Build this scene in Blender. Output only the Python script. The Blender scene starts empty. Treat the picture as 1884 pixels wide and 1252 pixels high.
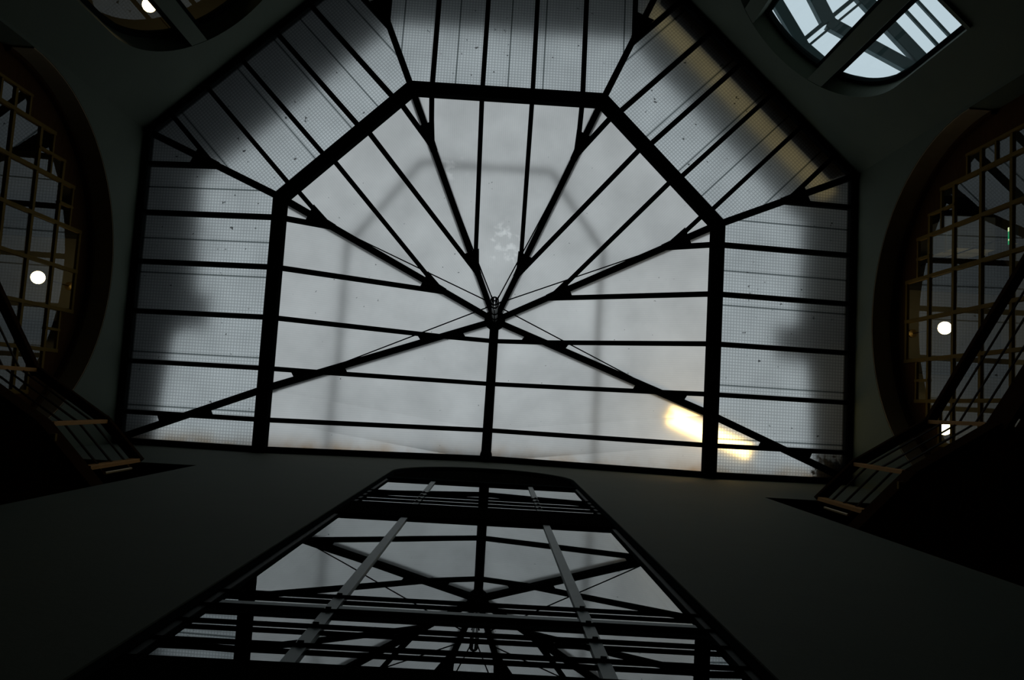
import bpy, bmesh, math, random
from mathutils import Vector, Matrix
from mathutils.geometry import tessellate_polygon
random.seed(7)
S = bpy.context.scene
COL = S.collection

# ------------------------------------------------------------------ camera
# world axes: X to the right of the picture, Y towards the near wall (down in the picture), Z up; eye at z = 0
cam = bpy.data.cameras.new('camera')
cam.sensor_fit = 'HORIZONTAL'; cam.sensor_width = 36.0
cam.lens = 1430.768 / 1884 * 36.0
cam.clip_start = 0.02; cam.clip_end = 500
camo = bpy.data.objects.new('camera', cam); COL.objects.link(camo)
R0 = Vector((0.998105, -0.057884, -0.020875)); R1 = Vector((0.059421, 0.994808, 0.082621)); R2 = Vector((0.015984, -0.083705, 0.996362))
M = Matrix.Identity(4)
for i in range(3):
    M[i][0] = R0[i]; M[i][1] = -R1[i]; M[i][2] = -R2[i]
M[0][3], M[1][3], M[2][3] = 0.0944, 1.3318, 0.0
camo.matrix_world = M
S.camera = camo

# ------------------------------------------------------------------ sky and exposure
W = bpy.data.worlds.new('overcast_sky'); S.world = W; W.use_nodes = True
nt = W.node_tree; nt.nodes.clear()
wo = nt.nodes.new('ShaderNodeOutputWorld'); bg = nt.nodes.new('ShaderNodeBackground')
bg.inputs['Color'].default_value = (0.78, 0.93, 1.0, 1); bg.inputs['Strength'].default_value = 0.68
nt.links.new(bg.outputs[0], wo.inputs[0])
S.view_settings.view_transform = 'Standard'; S.view_settings.look = 'None'
S.view_settings.exposure = 0.0; S.view_settings.gamma = 1.0; S.view_settings.use_curve_mapping = False

# ------------------------------------------------------------------ materials
def mat(name):
    m = bpy.data.materials.new(name); m.use_nodes = True
    m.node_tree.nodes.clear()
    o = m.node_tree.nodes.new('ShaderNodeOutputMaterial')
    return m, m.node_tree, o
def node(nt, kind, **kw):
    n = nt.nodes.new(kind)
    for k, v in kw.items():
        if k in n.inputs: n.inputs[k].default_value = v
        else: setattr(n, k, v)
    return n
def math_(nt, op, a, b=None, clamp=False):
    n = nt.nodes.new('ShaderNodeMath'); n.operation = op; n.use_clamp = clamp
    for i, x in enumerate((a, b)):
        if x is None: continue
        if isinstance(x, (int, float)): n.inputs[i].default_value = x
        else: nt.links.new(x, n.inputs[i])
    return n.outputs[0]
def mixc(nt, fac, a, b):
    n = nt.nodes.new('ShaderNodeMix'); n.data_type = 'RGBA'
    if isinstance(fac, (int, float)): n.inputs[0].default_value = fac
    else: nt.links.new(fac, n.inputs[0])
    for i, x in ((6, a), (7, b)):
        if isinstance(x, tuple): n.inputs[i].default_value = (*x, 1)
        else: nt.links.new(x, n.inputs[i])
    return n.outputs[2]
def paint(name, col, rough=0.6, var=0.15, scale=6.0, metallic=0.0, bump=0.0, stretch=(1, 1, 1), spec=0.3):
    m, nt, o = mat(name)
    b = node(nt, 'ShaderNodeBsdfPrincipled', Roughness=rough, Metallic=metallic)
    b.inputs['Specular IOR Level'].default_value = spec
    tc = node(nt, 'ShaderNodeTexCoord'); mp = node(nt, 'ShaderNodeMapping'); mp.inputs['Scale'].default_value = stretch
    nt.links.new(tc.outputs['Object'], mp.inputs[0])
    nz = node(nt, 'ShaderNodeTexNoise', Scale=scale, Detail=5.0)
    nt.links.new(mp.outputs[0], nz.inputs[0])
    lo = tuple(c * (1 - var) for c in col); hi = tuple(min(1, c * (1 + var)) for c in col)
    nt.links.new(mixc(nt, nz.outputs[0], lo, hi), b.inputs['Base Color'])
    if bump:
        bp = node(nt, 'ShaderNodeBump', Strength=bump, Distance=0.01)
        n2 = node(nt, 'ShaderNodeTexNoise', Scale=scale * 12, Detail=3.0); nt.links.new(mp.outputs[0], n2.inputs[0])
        nt.links.new(n2.outputs[0], bp.inputs['Height']); nt.links.new(bp.outputs[0], b.inputs['Normal'])
    nt.links.new(b.outputs[0], o.inputs[0])
    return m
def roof_glass(name, tint, rough, ior, trans, wired):
    """diffusing roof glass: narrow rough refraction plus a share of wide scattering"""
    m, nt, o = mat(name)
    geo = node(nt, 'ShaderNodeNewGeometry'); pos = geo.outputs['Position']
    nz = node(nt, 'ShaderNodeTexNoise', Scale=1.6, Detail=4.0); nt.links.new(pos, nz.inputs[0])
    cloud = math_(nt, 'ADD', math_(nt, 'MULTIPLY', nz.outputs[0], 0.55), 0.725)
    col = mixc(nt, 1.0, tint, tint)
    uv = node(nt, 'ShaderNodeUVMap'); sp = node(nt, 'ShaderNodeSeparateXYZ'); nt.links.new(uv.outputs[0], sp.inputs[0])
    if wired:
        lines = None
        for out in (sp.outputs[0], sp.outputs[1]):
            d = math_(nt, 'ABSOLUTE', math_(nt, 'SUBTRACT', math_(nt, 'FRACT', math_(nt, 'DIVIDE', out, 0.0415)), 0.5))
            l = math_(nt, 'SUBTRACT', 1.0, math_(nt, 'MULTIPLY', math_(nt, 'SUBTRACT', d, 0.0), 4.5, ), True)
            lines = l if lines is None else math_(nt, 'MAXIMUM', lines, l)
        grid = math_(nt, 'SUBTRACT', 1.0, math_(nt, 'MULTIPLY', lines, 0.42))
        f = math_(nt, 'MULTIPLY', cloud, grid)
        sk = node(nt, 'ShaderNodeTexNoise', Scale=11.0, Detail=2.0); nt.links.new(pos, sk.inputs[0])
        speck = math_(nt, 'MULTIPLY', math_(nt, 'SUBTRACT', sk.outputs[0], 0.715, ), 25.0, True)
        f = math_(nt, 'MULTIPLY', f, math_(nt, 'SUBTRACT', 1.0, math_(nt, 'MULTIPLY', speck, 0.8)))
    else:
        d = math_(nt, 'SINE', math_(nt, 'MULTIPLY', sp.outputs[1], 6.2832 / 0.03))
        grid = math_(nt, 'ADD', 1.0, math_(nt, 'MULTIPLY', d, 0.025))
        f = math_(nt, 'MULTIPLY', cloud, grid)
        sk = node(nt, 'ShaderNodeTexNoise', Scale=16.0, Detail=2.0); nt.links.new(pos, sk.inputs[0])
        speck = math_(nt, 'MULTIPLY', math_(nt, 'SUBTRACT', sk.outputs[0], 0.745), 25.0, True)
        f = math_(nt, 'MULTIPLY', f, math_(nt, 'SUBTRACT', 1.0, math_(nt, 'MULTIPLY', speck, 0.7)))
        # limescale blooms left by standing rain on two panes of the far face
        for c, r in (((0.05, -1.25, 11.6), 0.30), ((-0.75, -2.05, 11.1), 0.30), ((0.15, -1.05, 11.8), 0.5)):
            v = node(nt, 'ShaderNodeVectorMath'); v.operation = 'DISTANCE'; nt.links.new(pos, v.inputs[0]); v.inputs[1].default_value = c
            near = math_(nt, 'SUBTRACT', 1.0, math_(nt, 'DIVIDE', v.outputs['Value'], r), True)
            n2 = node(nt, 'ShaderNodeTexNoise', Scale=9.0, Detail=4.0); nt.links.new(pos, n2.inputs[0])
            patch = math_(nt, 'MULTIPLY', math_(nt, 'SUBTRACT', math_(nt, 'ADD', n2.outputs[0], math_(nt, 'MULTIPLY', near, 0.25)), 0.66), 8.0, True)
            f = math_(nt, 'ADD', f, math_(nt, 'MULTIPLY', math_(nt, 'MULTIPLY', patch, near), 0.35))
    mul = nt.nodes.new('ShaderNodeVectorMath'); mul.operation = 'SCALE'
    nt.links.new(col, mul.inputs[0]); nt.links.new(f, mul.inputs['Scale'])
    # rust run-off along the wall gutter
    sx = node(nt, 'ShaderNodeSeparateXYZ'); nt.links.new(pos, sx.inputs[0])
    edge = math_(nt, 'MULTIPLY', math_(nt, 'SUBTRACT', sx.outputs[1], 1.80), 2.9, True)
    n3 = node(nt, 'ShaderNodeTexNoise', Scale=2.6, Detail=5.0); nt.links.new(pos, n3.inputs[0])
    rust = math_(nt, 'MULTIPLY', math_(nt, 'MULTIPLY', math_(nt, 'MULTIPLY', edge, edge), math_(nt, 'SUBTRACT', n3.outputs[0], 0.34, True)), 5.0, True)
    rc = nt.nodes.new('ShaderNodeMix'); rc.data_type = 'RGBA'; rc.blend_type = 'MULTIPLY'
    nt.links.new(rust, rc.inputs[0]); nt.links.new(mul.outputs[0], rc.inputs[6]); rc.inputs[7].default_value = (0.72, 0.52, 0.34, 1)
    rf = node(nt, 'ShaderNodeBsdfRefraction', Roughness=rough, IOR=ior); rf.distribution = 'GGX'
    tr = node(nt, 'ShaderNodeBsdfTranslucent')
    nt.links.new(rc.outputs[2], rf.inputs[0]); nt.links.new(rc.outputs[2], tr.inputs[0])
    mx = node(nt, 'ShaderNodeMixShader'); mx.inputs[0].default_value = trans
    nt.links.new(rf.outputs[0], mx.inputs[1]); nt.links.new(tr.outputs[0], mx.inputs[2])
    nt.links.new(mx.outputs[0], o.inputs[0])
    return m
def clear_glass(name, ior, tint):
    m, nt, o = mat(name)
    fr = node(nt, 'ShaderNodeFresnel', IOR=ior)
    t = node(nt, 'ShaderNodeBsdfTransparent'); t.inputs[0].default_value = (*tint, 1)
    g = node(nt, 'ShaderNodeBsdfGlossy', Roughness=0.0); g.inputs[0].default_value = (0.93, 0.97, 0.98, 1)
    nz = node(nt, 'ShaderNodeTexNoise', Scale=1.1, Detail=1.0); tc = node(nt, 'ShaderNodeTexCoord'); nt.links.new(tc.outputs['Object'], nz.inputs[0])
    bp = node(nt, 'ShaderNodeBump', Strength=0.012, Distance=0.02); nt.links.new(nz.outputs[0], bp.inputs['Height'])
    nt.links.new(bp.outputs[0], g.inputs['Normal'])
    mx = node(nt, 'ShaderNodeMixShader'); nt.links.new(fr.outputs[0], mx.inputs[0])
    nt.links.new(t.outputs[0], mx.inputs[1]); nt.links.new(g.outputs[0], mx.inputs[2]); nt.links.new(mx.outputs[0], o.inputs[0])
    return m
def glow(name, col, strength):
    m, nt, o = mat(name); e = node(nt, 'ShaderNodeEmission', Strength=strength); e.inputs[0].default_value = (*col, 1)
    nt.links.new(e.outputs[0], o.inputs[0]); return m

PLASTER = paint('grey_green_plaster', (0.096, 0.116, 0.083), 0.8, 0.08, 2.5, bump=0.12)
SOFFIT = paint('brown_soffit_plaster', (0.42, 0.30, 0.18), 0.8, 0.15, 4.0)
STEEL = paint('black_painted_steel', (0.008, 0.009, 0.009), 0.7, 0.2, 9.0, spec=0.0)
POSTSTEEL = paint('grey_steel', (0.05, 0.055, 0.055), 0.35, 0.2, 9.0, metallic=0.6)
ALU = paint('grey_aluminium', (0.24, 0.27, 0.27), 0.5, 0.10, 14.0, metallic=0.6)
FRAME = paint('dark_frame_paint', (0.014, 0.018, 0.018), 0.7, 0.2, 9.0, spec=0.0)
SHEENFRAME = paint('frame_paint_sheen', (0.05, 0.06, 0.06), 0.6, 0.2, 9.0, spec=0.1)  # frame paint with the grey sheen of the stiles put into its colour
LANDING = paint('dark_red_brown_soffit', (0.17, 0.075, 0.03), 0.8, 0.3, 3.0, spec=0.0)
TIMBER = paint('honey_timber', (0.19, 0.115, 0.02), 0.7, 0.25, 5.0, stretch=(6, 1, 1), spec=0.05)
PANELWOOD = paint('dark_stained_timber', (0.075, 0.035, 0.014), 0.7, 0.3, 5.0, stretch=(1, 1, 5), spec=0.0)
RAILWOOD = paint('dark_handrail_timber', (0.035, 0.017, 0.008), 0.8, 0.25, 7.0, spec=0.0)
POSTWOOD = paint('orange_post_timber', (0.55, 0.27, 0.07), 0.6, 0.2, 7.0, spec=0.1)
RAILBAR = paint('brown_painted_bar', (0.06, 0.035, 0.02), 0.45, 0.2, 9.0)
REVEAL = paint('brown_reveal_plaster', (0.27, 0.20, 0.115), 0.8, 0.15, 4.0)
SLAB = paint('dark_spandrel', (0.006, 0.006, 0.005), 0.9, 0.3, 8.0, spec=0.0)
FLOOR = paint('grey_stone_floor', (0.07, 0.07, 0.065), 0.5, 0.2, 1.5)
CORRIDOR = paint('gallery_plaster', (0.16, 0.15, 0.12), 0.8, 0.1, 3.0)
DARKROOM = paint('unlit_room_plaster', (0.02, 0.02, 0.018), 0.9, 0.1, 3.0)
SLATE = paint('dark_slate_cladding', (0.018, 0.022, 0.023), 0.85, 0.3, 3.0)
RENDER = paint('pale_render', (0.14, 0.15, 0.148), 0.85, 0.15, 2.0)
OCHRE = paint('ochre_stone_band', (0.75, 0.55, 0.24), 0.8, 0.15, 3.0)
FLASHING = paint('black_lead_flashing', (0.006, 0.006, 0.006), 0.7, 0.2, 5.0)
TEAL = paint('teal_grey_steel', (0.05, 0.085, 0.088), 0.5, 0.2, 5.0)
SEAM, _nt, _o = mat('glazing_mastic')                           # thin translucent mastic line between lapped sheets
_t = node(_nt, 'ShaderNodeBsdfTransparent'); _t.inputs[0].default_value = (0.55, 0.57, 0.57, 1)
_nt.links.new(_t.outputs[0], _o.inputs[0])
LEAF = paint('dry_leaf_litter', (0.03, 0.028, 0.02), 0.9, 0.4, 20.0)
BRASS = paint('dull_brass', (0.25, 0.17, 0.06), 0.35, 0.15, 9.0, metallic=0.7)
WHITE = paint('white_enamel', (0.6, 0.6, 0.56), 0.5, 0.08, 5.0)
INNER = roof_glass('bright_diffusing_glass', (0.755, 0.69, 0.66), 0.62, 1.16, 0.34, False)
OUTER = roof_glass('wired_glass', (0.57, 0.55, 0.54), 0.56, 1.16, 0.02, True)
MIRROR = clear_glass('dark_reflecting_glass', 2.8, (0.5, 0.55, 0.55))
CLEAR = clear_glass('window_glass', 1.5, (0.86, 0.9, 0.9))
SKYGLASS = clear_glass('outer_window_glass', 1.2, (0.92, 0.96, 0.98))
BULB = glow('opal_globe_light', (1.0, 0.76, 0.36), 13.0)
TUBE = glow('warm_tube_light', (1.0, 0.74, 0.30), 9.0)
SIGNG = glow('sign_green', (0.005, 0.24, 0.08), 1.0)
SIGNW = glow('sign_white', (0.75, 0.85, 0.45), 1.0)

# ------------------------------------------------------------------ builders
class MB:
    """collects simple solids and links them as one mesh object"""
    def __init__(s): s.v = []; s.f = []; s.uv = None
    def hull(s, pts, faces):
        n = len(s.v); s.v += [Vector(p) for p in pts]; s.f += [tuple(n + i for i in f) for f in faces]; return s
    def box(s, lo, hi):
        (a, b, c), (d, e, f) = lo, hi
        return s.hull([(a, b, c), (d, b, c), (d, e, c), (a, e, c), (a, b, f), (d, b, f), (d, e, f), (a, e, f)],
                      [(3, 2, 1, 0), (4, 5, 6, 7), (0, 1, 5, 4), (1, 2, 6, 5), (2, 3, 7, 6), (3, 0, 4, 7)])
    def beam(s, p, q, w, d, up=(0, 0, 1), ends=None):
        """box along p-q, w wide, d deep, its top face on the line p-q; chamfered lower edges"""
        p, q = Vector(p), Vector(q); x = (q - p).normalized(); u = Vector(up); y = u.cross(x).normalized(); z = x.cross(y)
        c = min(w, d) * 0.12
        prof = [(-w / 2, 0), (w / 2, 0), (w / 2, -d + c), (w / 2 - c, -d), (-w / 2 + c, -d), (-w / 2, -d + c)]
        pts = [o + y * a + z * b for o in (p, q) for a, b in prof]
        n = 6
        return s.hull(pts, [tuple(range(n - 1, -1, -1)), tuple(range(n, 2 * n))] + [(i, (i + 1) % n, n + (i + 1) % n, n + i) for i in range(n)])
    def tube(s, pts, r, n=8, closed=False):
        pts = [Vector(p) for p in pts]; rings = []
        for i, p in enumerate(pts):
            a = pts[i - 1] if i > 0 else p; b = pts[i + 1] if i < len(pts) - 1 else p
            t = (b - a).normalized(); h = Vector((0, 0, 1)) if abs(t.z) < 0.9 else Vector((1, 0, 0))
            y = t.cross(h).normalized(); z = t.cross(y)
            rings.append([p + (y * math.cos(k * 2 * math.pi / n) + z * math.sin(k * 2 * math.pi / n)) * r for k in range(n)])
        m = len(s.v); s.v += [v for rg in rings for v in rg]
        for i in range(len(rings) - 1):
            for k in range(n):
                s.f.append((m + i * n + k, m + i * n + (k + 1) % n, m + (i + 1) * n + (k + 1) % n, m + (i + 1) * n + k))
        s.f.append(tuple(m + k for k in range(n - 1, -1, -1))); s.f.append(tuple(m + (len(rings) - 1) * n + k for k in range(n)))
        return s
    def lathe(s, prof, c, n=20):
        m = len(s.v); c = Vector(c)
        for r, z in prof:
            for k in range(n):
                a = 2 * math.pi * k / n; s.v.append(c + Vector((r * math.cos(a), r * math.sin(a), z)))
        for i in range(len(prof) - 1):
            for k in range(n):
                s.f.append((m + i * n + k, m + i * n + (k + 1) % n, m + (i + 1) * n + (k + 1) % n, m + (i + 1) * n + k))
        return s
    def plate(s, pts, nrm, t):
        """flat polygon thickened by t along nrm"""
        pts = [Vector(p) for p in pts]; d = Vector(nrm).normalized() * t; n = len(pts)
        return s.hull(pts + [p + d for p in pts], [tuple(range(n - 1, -1, -1)), tuple(range(n, 2 * n))] + [(i, (i + 1) % n, n + (i + 1) % n, n + i) for i in range(n)])
    def holed(s, outer, holes, o, ux, uy, nz, t):
        """wall plate: outline and holes in (a, b) coordinates, thickened by t along nz"""
        o, ux, uy, nz = Vector(o), Vector(ux), Vector(uy), Vector(nz)
        loops = [outer] + holes; flat = [p for l in loops for p in l]
        tris = tessellate_polygon([[Vector((a, b, 0)) for a, b in l] for l in loops])
        n = len(s.v); N = len(flat)
        s.v += [o + ux * a + uy * b for a, b in flat] + [o + ux * a + uy * b + nz * t for a, b in flat]
        for tr in tris:
            s.f.append(tuple(n + i for i in tr)); s.f.append(tuple(n + N + i for i in reversed(tr)))
        k = 0
        for l in loops:
            m = len(l)
            for i in range(m):
                a, b = k + i, k + (i + 1) % m; s.f.append((n + a, n + b, n + N + b, n + N + a))
            k += m
        return s
    def build(s, name, m, parent=None, smooth=False, uv=None, towards=None):
        base = Vector((0, 0, 0)); p = parent
        while p is not None: base = base + p.location; p = p.parent
        me = bpy.data.meshes.new(name)
        if parent is None and not getattr(s, 'keep', False):
            c = Vector((sum(v.x for v in s.v) / len(s.v), sum(v.y for v in s.v) / len(s.v), min(v.z for v in s.v)))
        else: c = base
        me.from_pydata([v - c for v in s.v], [], s.f)
        bm = bmesh.new(); bm.from_mesh(me); bmesh.ops.recalc_face_normals(bm, faces=bm.faces)
        if uv:
            l = bm.loops.layers.uv.new('UVMap'); o, ux, uy = Vector(uv[0]), Vector(uv[1]), Vector(uv[2])
            for f in bm.faces:
                for lp in f.loops:
                    d = lp.vert.co + c - o; lp[l].uv = (d.dot(ux), d.dot(uy))
        if towards is not None:                                    # single sheets of window glass face the hall
            bm.normal_update()
            for f in bm.faces:
                if f.normal.dot(Vector(towards)) < 0: f.normal_flip()
        bm.to_mesh(me); bm.free()
        if smooth:
            for pl in me.polygons: pl.use_smooth = True
        me.materials.append(m)
        ob = bpy.data.objects.new(name, me); COL.objects.link(ob)
        if parent is None: ob.location = c
        else: ob.parent = parent
        return ob
def tag(o, label=None, cat=None, group=None, kind=None):
    for k, v in (('label', label), ('category', cat), ('group', group), ('kind', kind)):
        if v: o[k] = v
    return o
def empty(name, loc, **kw):
    o = bpy.data.objects.new(name, None); COL.objects.link(o); o.location = loc; o.empty_display_size = 0.2
    return tag(o, **kw)
def copy_tree(o, parent=None):
    c = o.copy(); COL.objects.link(c)
    if parent is not None: c.parent = parent
    for ch in list(o.children): copy_tree(ch, c)
    return c
def arc(c, r, a0, a1, n, cy=None):
    return [(c[0] + r * math.cos(a0 + (a1 - a0) * i / n), c[1] + r * math.sin(a0 + (a1 - a0) * i / n)) for i in range(n + 1)]

# ------------------------------------------------------------------ plan of the hall
A, C1, C2, B = 5.0, 2.19, 2.16, 4.92          # outer octagon: half width, side corner, far corner, far side
a_, c1, c2, b_ = 3.0, 1.306, 1.326, 2.957     # gutter ring
YW = 2.148                                     # near wall face
ZO, ZI, ZH, ZR = 10.72, 10.52, 12.46, 11.21    # eaves, gutter ring, apex, ridge at the wall
FLOORZ = -1.6
SP, SP2, SP3 = 0.6854, 0.6972, 0.6217          # rafter spacing: sides, far face, diagonal faces
OUT = [Vector((-A, -C1, ZO)), Vector((-C2, -B, ZO)), Vector((C2, -B, ZO)), Vector((A, -C1, ZO))]
INN = [Vector((-a_, -c1, ZI)), Vector((-c2, -b_, ZI)), Vector((c2, -b_, ZI)), Vector((a_, -c1, ZI))]
HUB = Vector((0, 0, ZH))

# ------------------------------------------------------------------ room shell
def wallbox(name, mb, m): return tag(mb.build(name, m), kind='structure')
fl = MB().box((-9, -7, FLOORZ - 0.2), (9, 6, FLOORZ)); wallbox('floor', fl, FLOOR)
gd = MB().box((-60, -60, -2.2), (60, 60, -1.95)); wallbox('ground', gd, paint('wet_ground', (0.08, 0.085, 0.08), 0.9, 0.2, 0.2))

# side walls with a tall round-headed opening each
WC = (-0.05, 8.05); WR = 2.1
def round_opening(cy, cz, r, zbot, n=48):
    return [(cy - r, zbot)] + [(cy - r * math.cos(math.pi * i / n), cz + r * math.sin(math.pi * i / n)) for i in range(n + 1)] + [(cy + r, zbot)]
for side, sx in (('left', -1), ('right', 1)):
    mb = MB().holed([(-C1 - 0.1, FLOORZ), (4.2, FLOORZ), (4.2, 8.3), (YW + 0.36, 8.3), (YW + 0.36, 10.86), (-C1 - 0.1, 10.86)],
                    [round_opening(WC[0], WC[1], WR, 6.0)], (sx * A, 0, 0), (0, 1, 0), (0, 0, 1), (sx, 0, 0), 0.36)
    wallbox('wall_' + side, mb, PLASTER)
# diagonal walls with a thermal window each
DM = Vector(((A + C2) / 2, -(C1 + B) / 2)); DH = 1.97
DR, DZ, DSILL = 1.33, 8.68, 7.27
def diag_frame(sx):
    e = Vector((sx * (C2 - A), -(B - C1), 0)).normalized()      # along the wall towards the far side
    n = Vector((-e.y, e.x, 0)) if sx > 0 else Vector((e.y, -e.x, 0))
    n = n if n.x * sx > 0 else -n                                 # outwards
    return Vector((sx * DM.x, DM.y, 0)), e, n
for side, sx in (('far_left', -1), ('far_right', 1)):
    o, e, n = diag_frame(sx)
    mb = MB().holed([(-DH, FLOORZ), (DH, FLOORZ), (DH, 10.86), (-DH, 10.86)], [round_opening(0, DZ, DR, DSILL)], o, e, (0, 0, 1), n, 0.32)
    w = wallbox('wall_' + side, mb, PLASTER)
    for k, s0 in enumerate((-0.72, 0.52)):                        # two plain piers split the arch into three lights
        lo, hi = s0, s0 + 0.2; zt = lambda s: DZ + math.sqrt(max(0, (DR + 0.01) ** 2 - s * s))
        p = [o + e * lo + Vector((0, 0, DSILL)), o + e * hi + Vector((0, 0, DSILL)), o + e * hi + Vector((0, 0, zt(hi))), o + e * (lo + hi) / 2 + Vector((0, 0, zt((lo + hi) / 2))), o + e * lo + Vector((0, 0, zt(lo)))]
        MB().plate([q + n * 0.004 for q in p], n, 0.3).build('pier', PLASTER, w)
    MB().plate([o + e * s + n * d + Vector((0, 0, z)) for s, z, d in ((-DR, DSILL - .02, -.03), (DR, DSILL - .02, -.03), (DR, DSILL - .02, .32), (-DR, DSILL - .02, .32))], (0, 0, 1), 0.05).build('sill', PLASTER, w)
mb = MB().box((-C2 - 0.1, -B - 0.36, FLOORZ), (C2 + 0.1, -B, 10.86)); wallbox('wall_far', mb, PLASTER)

# near wall: tall arched window in the middle, a recess on either side
WX, WZ = 1.042, 8.96
out = [(-3.0, FLOORZ), (3.0, FLOORZ), (3.0, 8.3), (A + .36, 8.3), (A + .36, ZO - .03), (A, ZO - .03), (a_, ZI - .03), (0, ZR - .03), (-a_, ZI - .03), (-A, ZO - .03), (-A - .36, ZO - .03), (-A - .36, 8.3), (-3.0, 8.3)]
mb = MB().holed(out, [round_opening(0, WZ, WX, FLOORZ + 0.01, 40)], (0, YW, 0), (1, 0, 0), (0, 0, 1), (0, 1, 0), 0.36)
near = wallbox('wall_near', mb, PLASTER)
# recesses behind the near wall: brown soffit, return wall, back wall
for sx in (-1, 1):
    x0, x1 = sorted((sx * 2.7, sx * (A + .4)))
    wallbox('ceiling', MB().box((x0, YW + .02, 8.3), (x1, 4.3, 8.5)), SOFFIT)
    x0, x1 = sorted((sx * 2.7, sx * 3.0))
    wallbox('wall_recess_return', MB().box((x0, YW + .36, FLOORZ), (x1, 4.2, 8.3)), SOFFIT)
    x0, x1 = sorted((sx * 2.7, sx * (A + .4)))
    wallbox('wall_recess_back', MB().box((x0, 4.2, FLOORZ), (x1, 4.5, 8.3)), SOFFIT)
# unlit rooms behind the tall window
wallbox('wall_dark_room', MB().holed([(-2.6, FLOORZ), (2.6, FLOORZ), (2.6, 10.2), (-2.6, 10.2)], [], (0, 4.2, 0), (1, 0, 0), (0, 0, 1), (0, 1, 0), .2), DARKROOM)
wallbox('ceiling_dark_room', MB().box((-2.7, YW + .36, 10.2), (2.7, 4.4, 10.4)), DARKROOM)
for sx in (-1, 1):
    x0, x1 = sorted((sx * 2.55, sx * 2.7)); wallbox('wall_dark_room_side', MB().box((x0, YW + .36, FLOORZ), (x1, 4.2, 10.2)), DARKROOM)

# galleries behind the side openings and the far left opening
for side, sx in (('left', -1), ('right', 1)):
    x = sx * (A + .36); X2 = sx * 7.3
    x0, x1 = sorted((x, X2))
    wallbox('ceiling_gallery_' + side, MB().box((x0, -3.0, 11.0), (x1, 2.9, 11.2)), CORRIDOR)
    wallbox('floor_gallery_' + side, MB().box((x0, -3.0, 5.7), (x1, 2.9, 5.95)), CORRIDOR)
    y0, y1 = sorted((X2, X2 + sx * .2)); wallbox('wall_gallery_' + side, MB().box((y0, -3.0, 5.7), (y1, 2.9, 11.2)), CORRIDOR)
    wallbox('wall_gallery_end_' + side, MB().box((x0, -3.2, 5.7), (x1, -3.0, 11.2)), CORRIDOR)
    wallbox('wall_gallery_end_' + side, MB().box((x0, 2.9, 5.7), (x1, 3.1, 11.2)), CORRIDOR)
    for k, y in enumerate((-1.9, -0.75, 0.45, 1.6)):
        wallbox('trim_%d' % (k + 1 + (4 if sx > 0 else 0)), MB().box((x0, y - .09, 10.72), (x1, y + .09, 11.0)), DARKROOM)
o, e, n = diag_frame(-1)
mb = MB()
for (s0, s1, d0, d1, z0, z1) in ((-1.75, 1.75, 1.9, 2.1, 7.0, 11.0), (-1.95, -1.75, .32, 2.1, 7.0, 11.0), (1.75, 1.95, .32, 2.1, 7.0, 11.0), (-1.95, 1.95, .32, 2.1, 10.9, 11.05), (-1.95, 1.95, .32, 2.1, 6.9, 7.05)):
    mb.plate([o + e * s + n * d + Vector((0, 0, z0)) for s, d in ((s0, d0), (s1, d0), (s1, d1), (s0, d1))], (0, 0, 1), z1 - z0)
wallbox('wall_far_left_lobby', mb, CORRIDOR)

# parapets and taller neighbours that rise round the roof outside
def parapet(name, p, q, nrm, z0, tops, m):
    """upstand along p-q: list of (fraction, top height) steps"""
    p, q, nrm = Vector((*p, 0)), Vector((*q, 0)), Vector((*nrm, 0)); mb = MB(); x = (q - p).normalized() * .14; p, q = p - x, q + x
    for (f0, t0), (f1, t1) in zip(tops[:-1], tops[1:]):
        u, v = p.lerp(q, f0), p.lerp(q, f1)
        mb.hull([u + Vector((0, 0, z0)), v + Vector((0, 0, z0)), v + nrm * .25 + Vector((0, 0, z0)), u + nrm * .25 + Vector((0, 0, z0)),
                 u + Vector((0, 0, t0)), v + Vector((0, 0, t1)), v + nrm * .25 + Vector((0, 0, t1)), u + nrm * .25 + Vector((0, 0, t0))],
                [(3, 2, 1, 0), (4, 5, 6, 7), (0, 1, 5, 4), (1, 2, 6, 5), (2, 3, 7, 6), (3, 0, 4, 7)])
    return wallbox(name, mb, m)
z0 = 10.87; k = .06
parapet('wall_parapet_left', (-A - k, -C1), (-A - k, YW), (-1, 0), z0, [(0, 13.4), (.55, 13.8), (.62, 12.8), (1, 12.3)], SLATE)
parapet('wall_parapet_right', (A + k, -C1), (A + k, YW), (1, 0), z0, [(0, 13.3), (.5, 13.4), (.6, 12.8), (1, 12.3)], paint('grey_cladding', (0.055, 0.06, 0.056), .85, .3, 3.0))
o, e, n = diag_frame(-1); o = o + n * k
parapet('wall_parapet_far_left', (o - e * DH)[:2], (o + e * DH)[:2], n[:2], z0, [(0, 13.6), (.4, 13.65), (.8, 13.6), (1, 13.7)], SLATE)
parapet('wall_parapet_far', (-C2, -B - k), (C2, -B - k), (0, -1), z0, [(0, 13.25), (1, 13.25)], paint('mid_grey_render', (0.12, 0.13, 0.133), .85, .2, 3.0))
o, e, n = diag_frame(1); o = o + n * k
parapet('wall_parapet_far_right', (o - e * DH)[:2], (o + e * DH)[:2], n[:2], z0, [(0, 13.7), (1, 13.7)], RENDER)
p, q = o - e * DH - n * .025, o + e * DH - n * .025
parapet('trim_20', p[:2], q[:2], n[:2], 11.60, [(0, 12.3), (1, 12.3)], OCHRE)
parapet('trim_21', p[:2], q[:2], n[:2], z0, [(0, 11.60), (1, 11.60)], FLASHING)
parapet('wall_parapet_near', (-A, YW + .06), (A, YW + .06), (0, 1), 11.25, [(0, 13.2), (.2, 12.9), (.27, 12.7), (.73, 12.7), (.8, 12.8), (1, 12.9)], RENDER)
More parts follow.
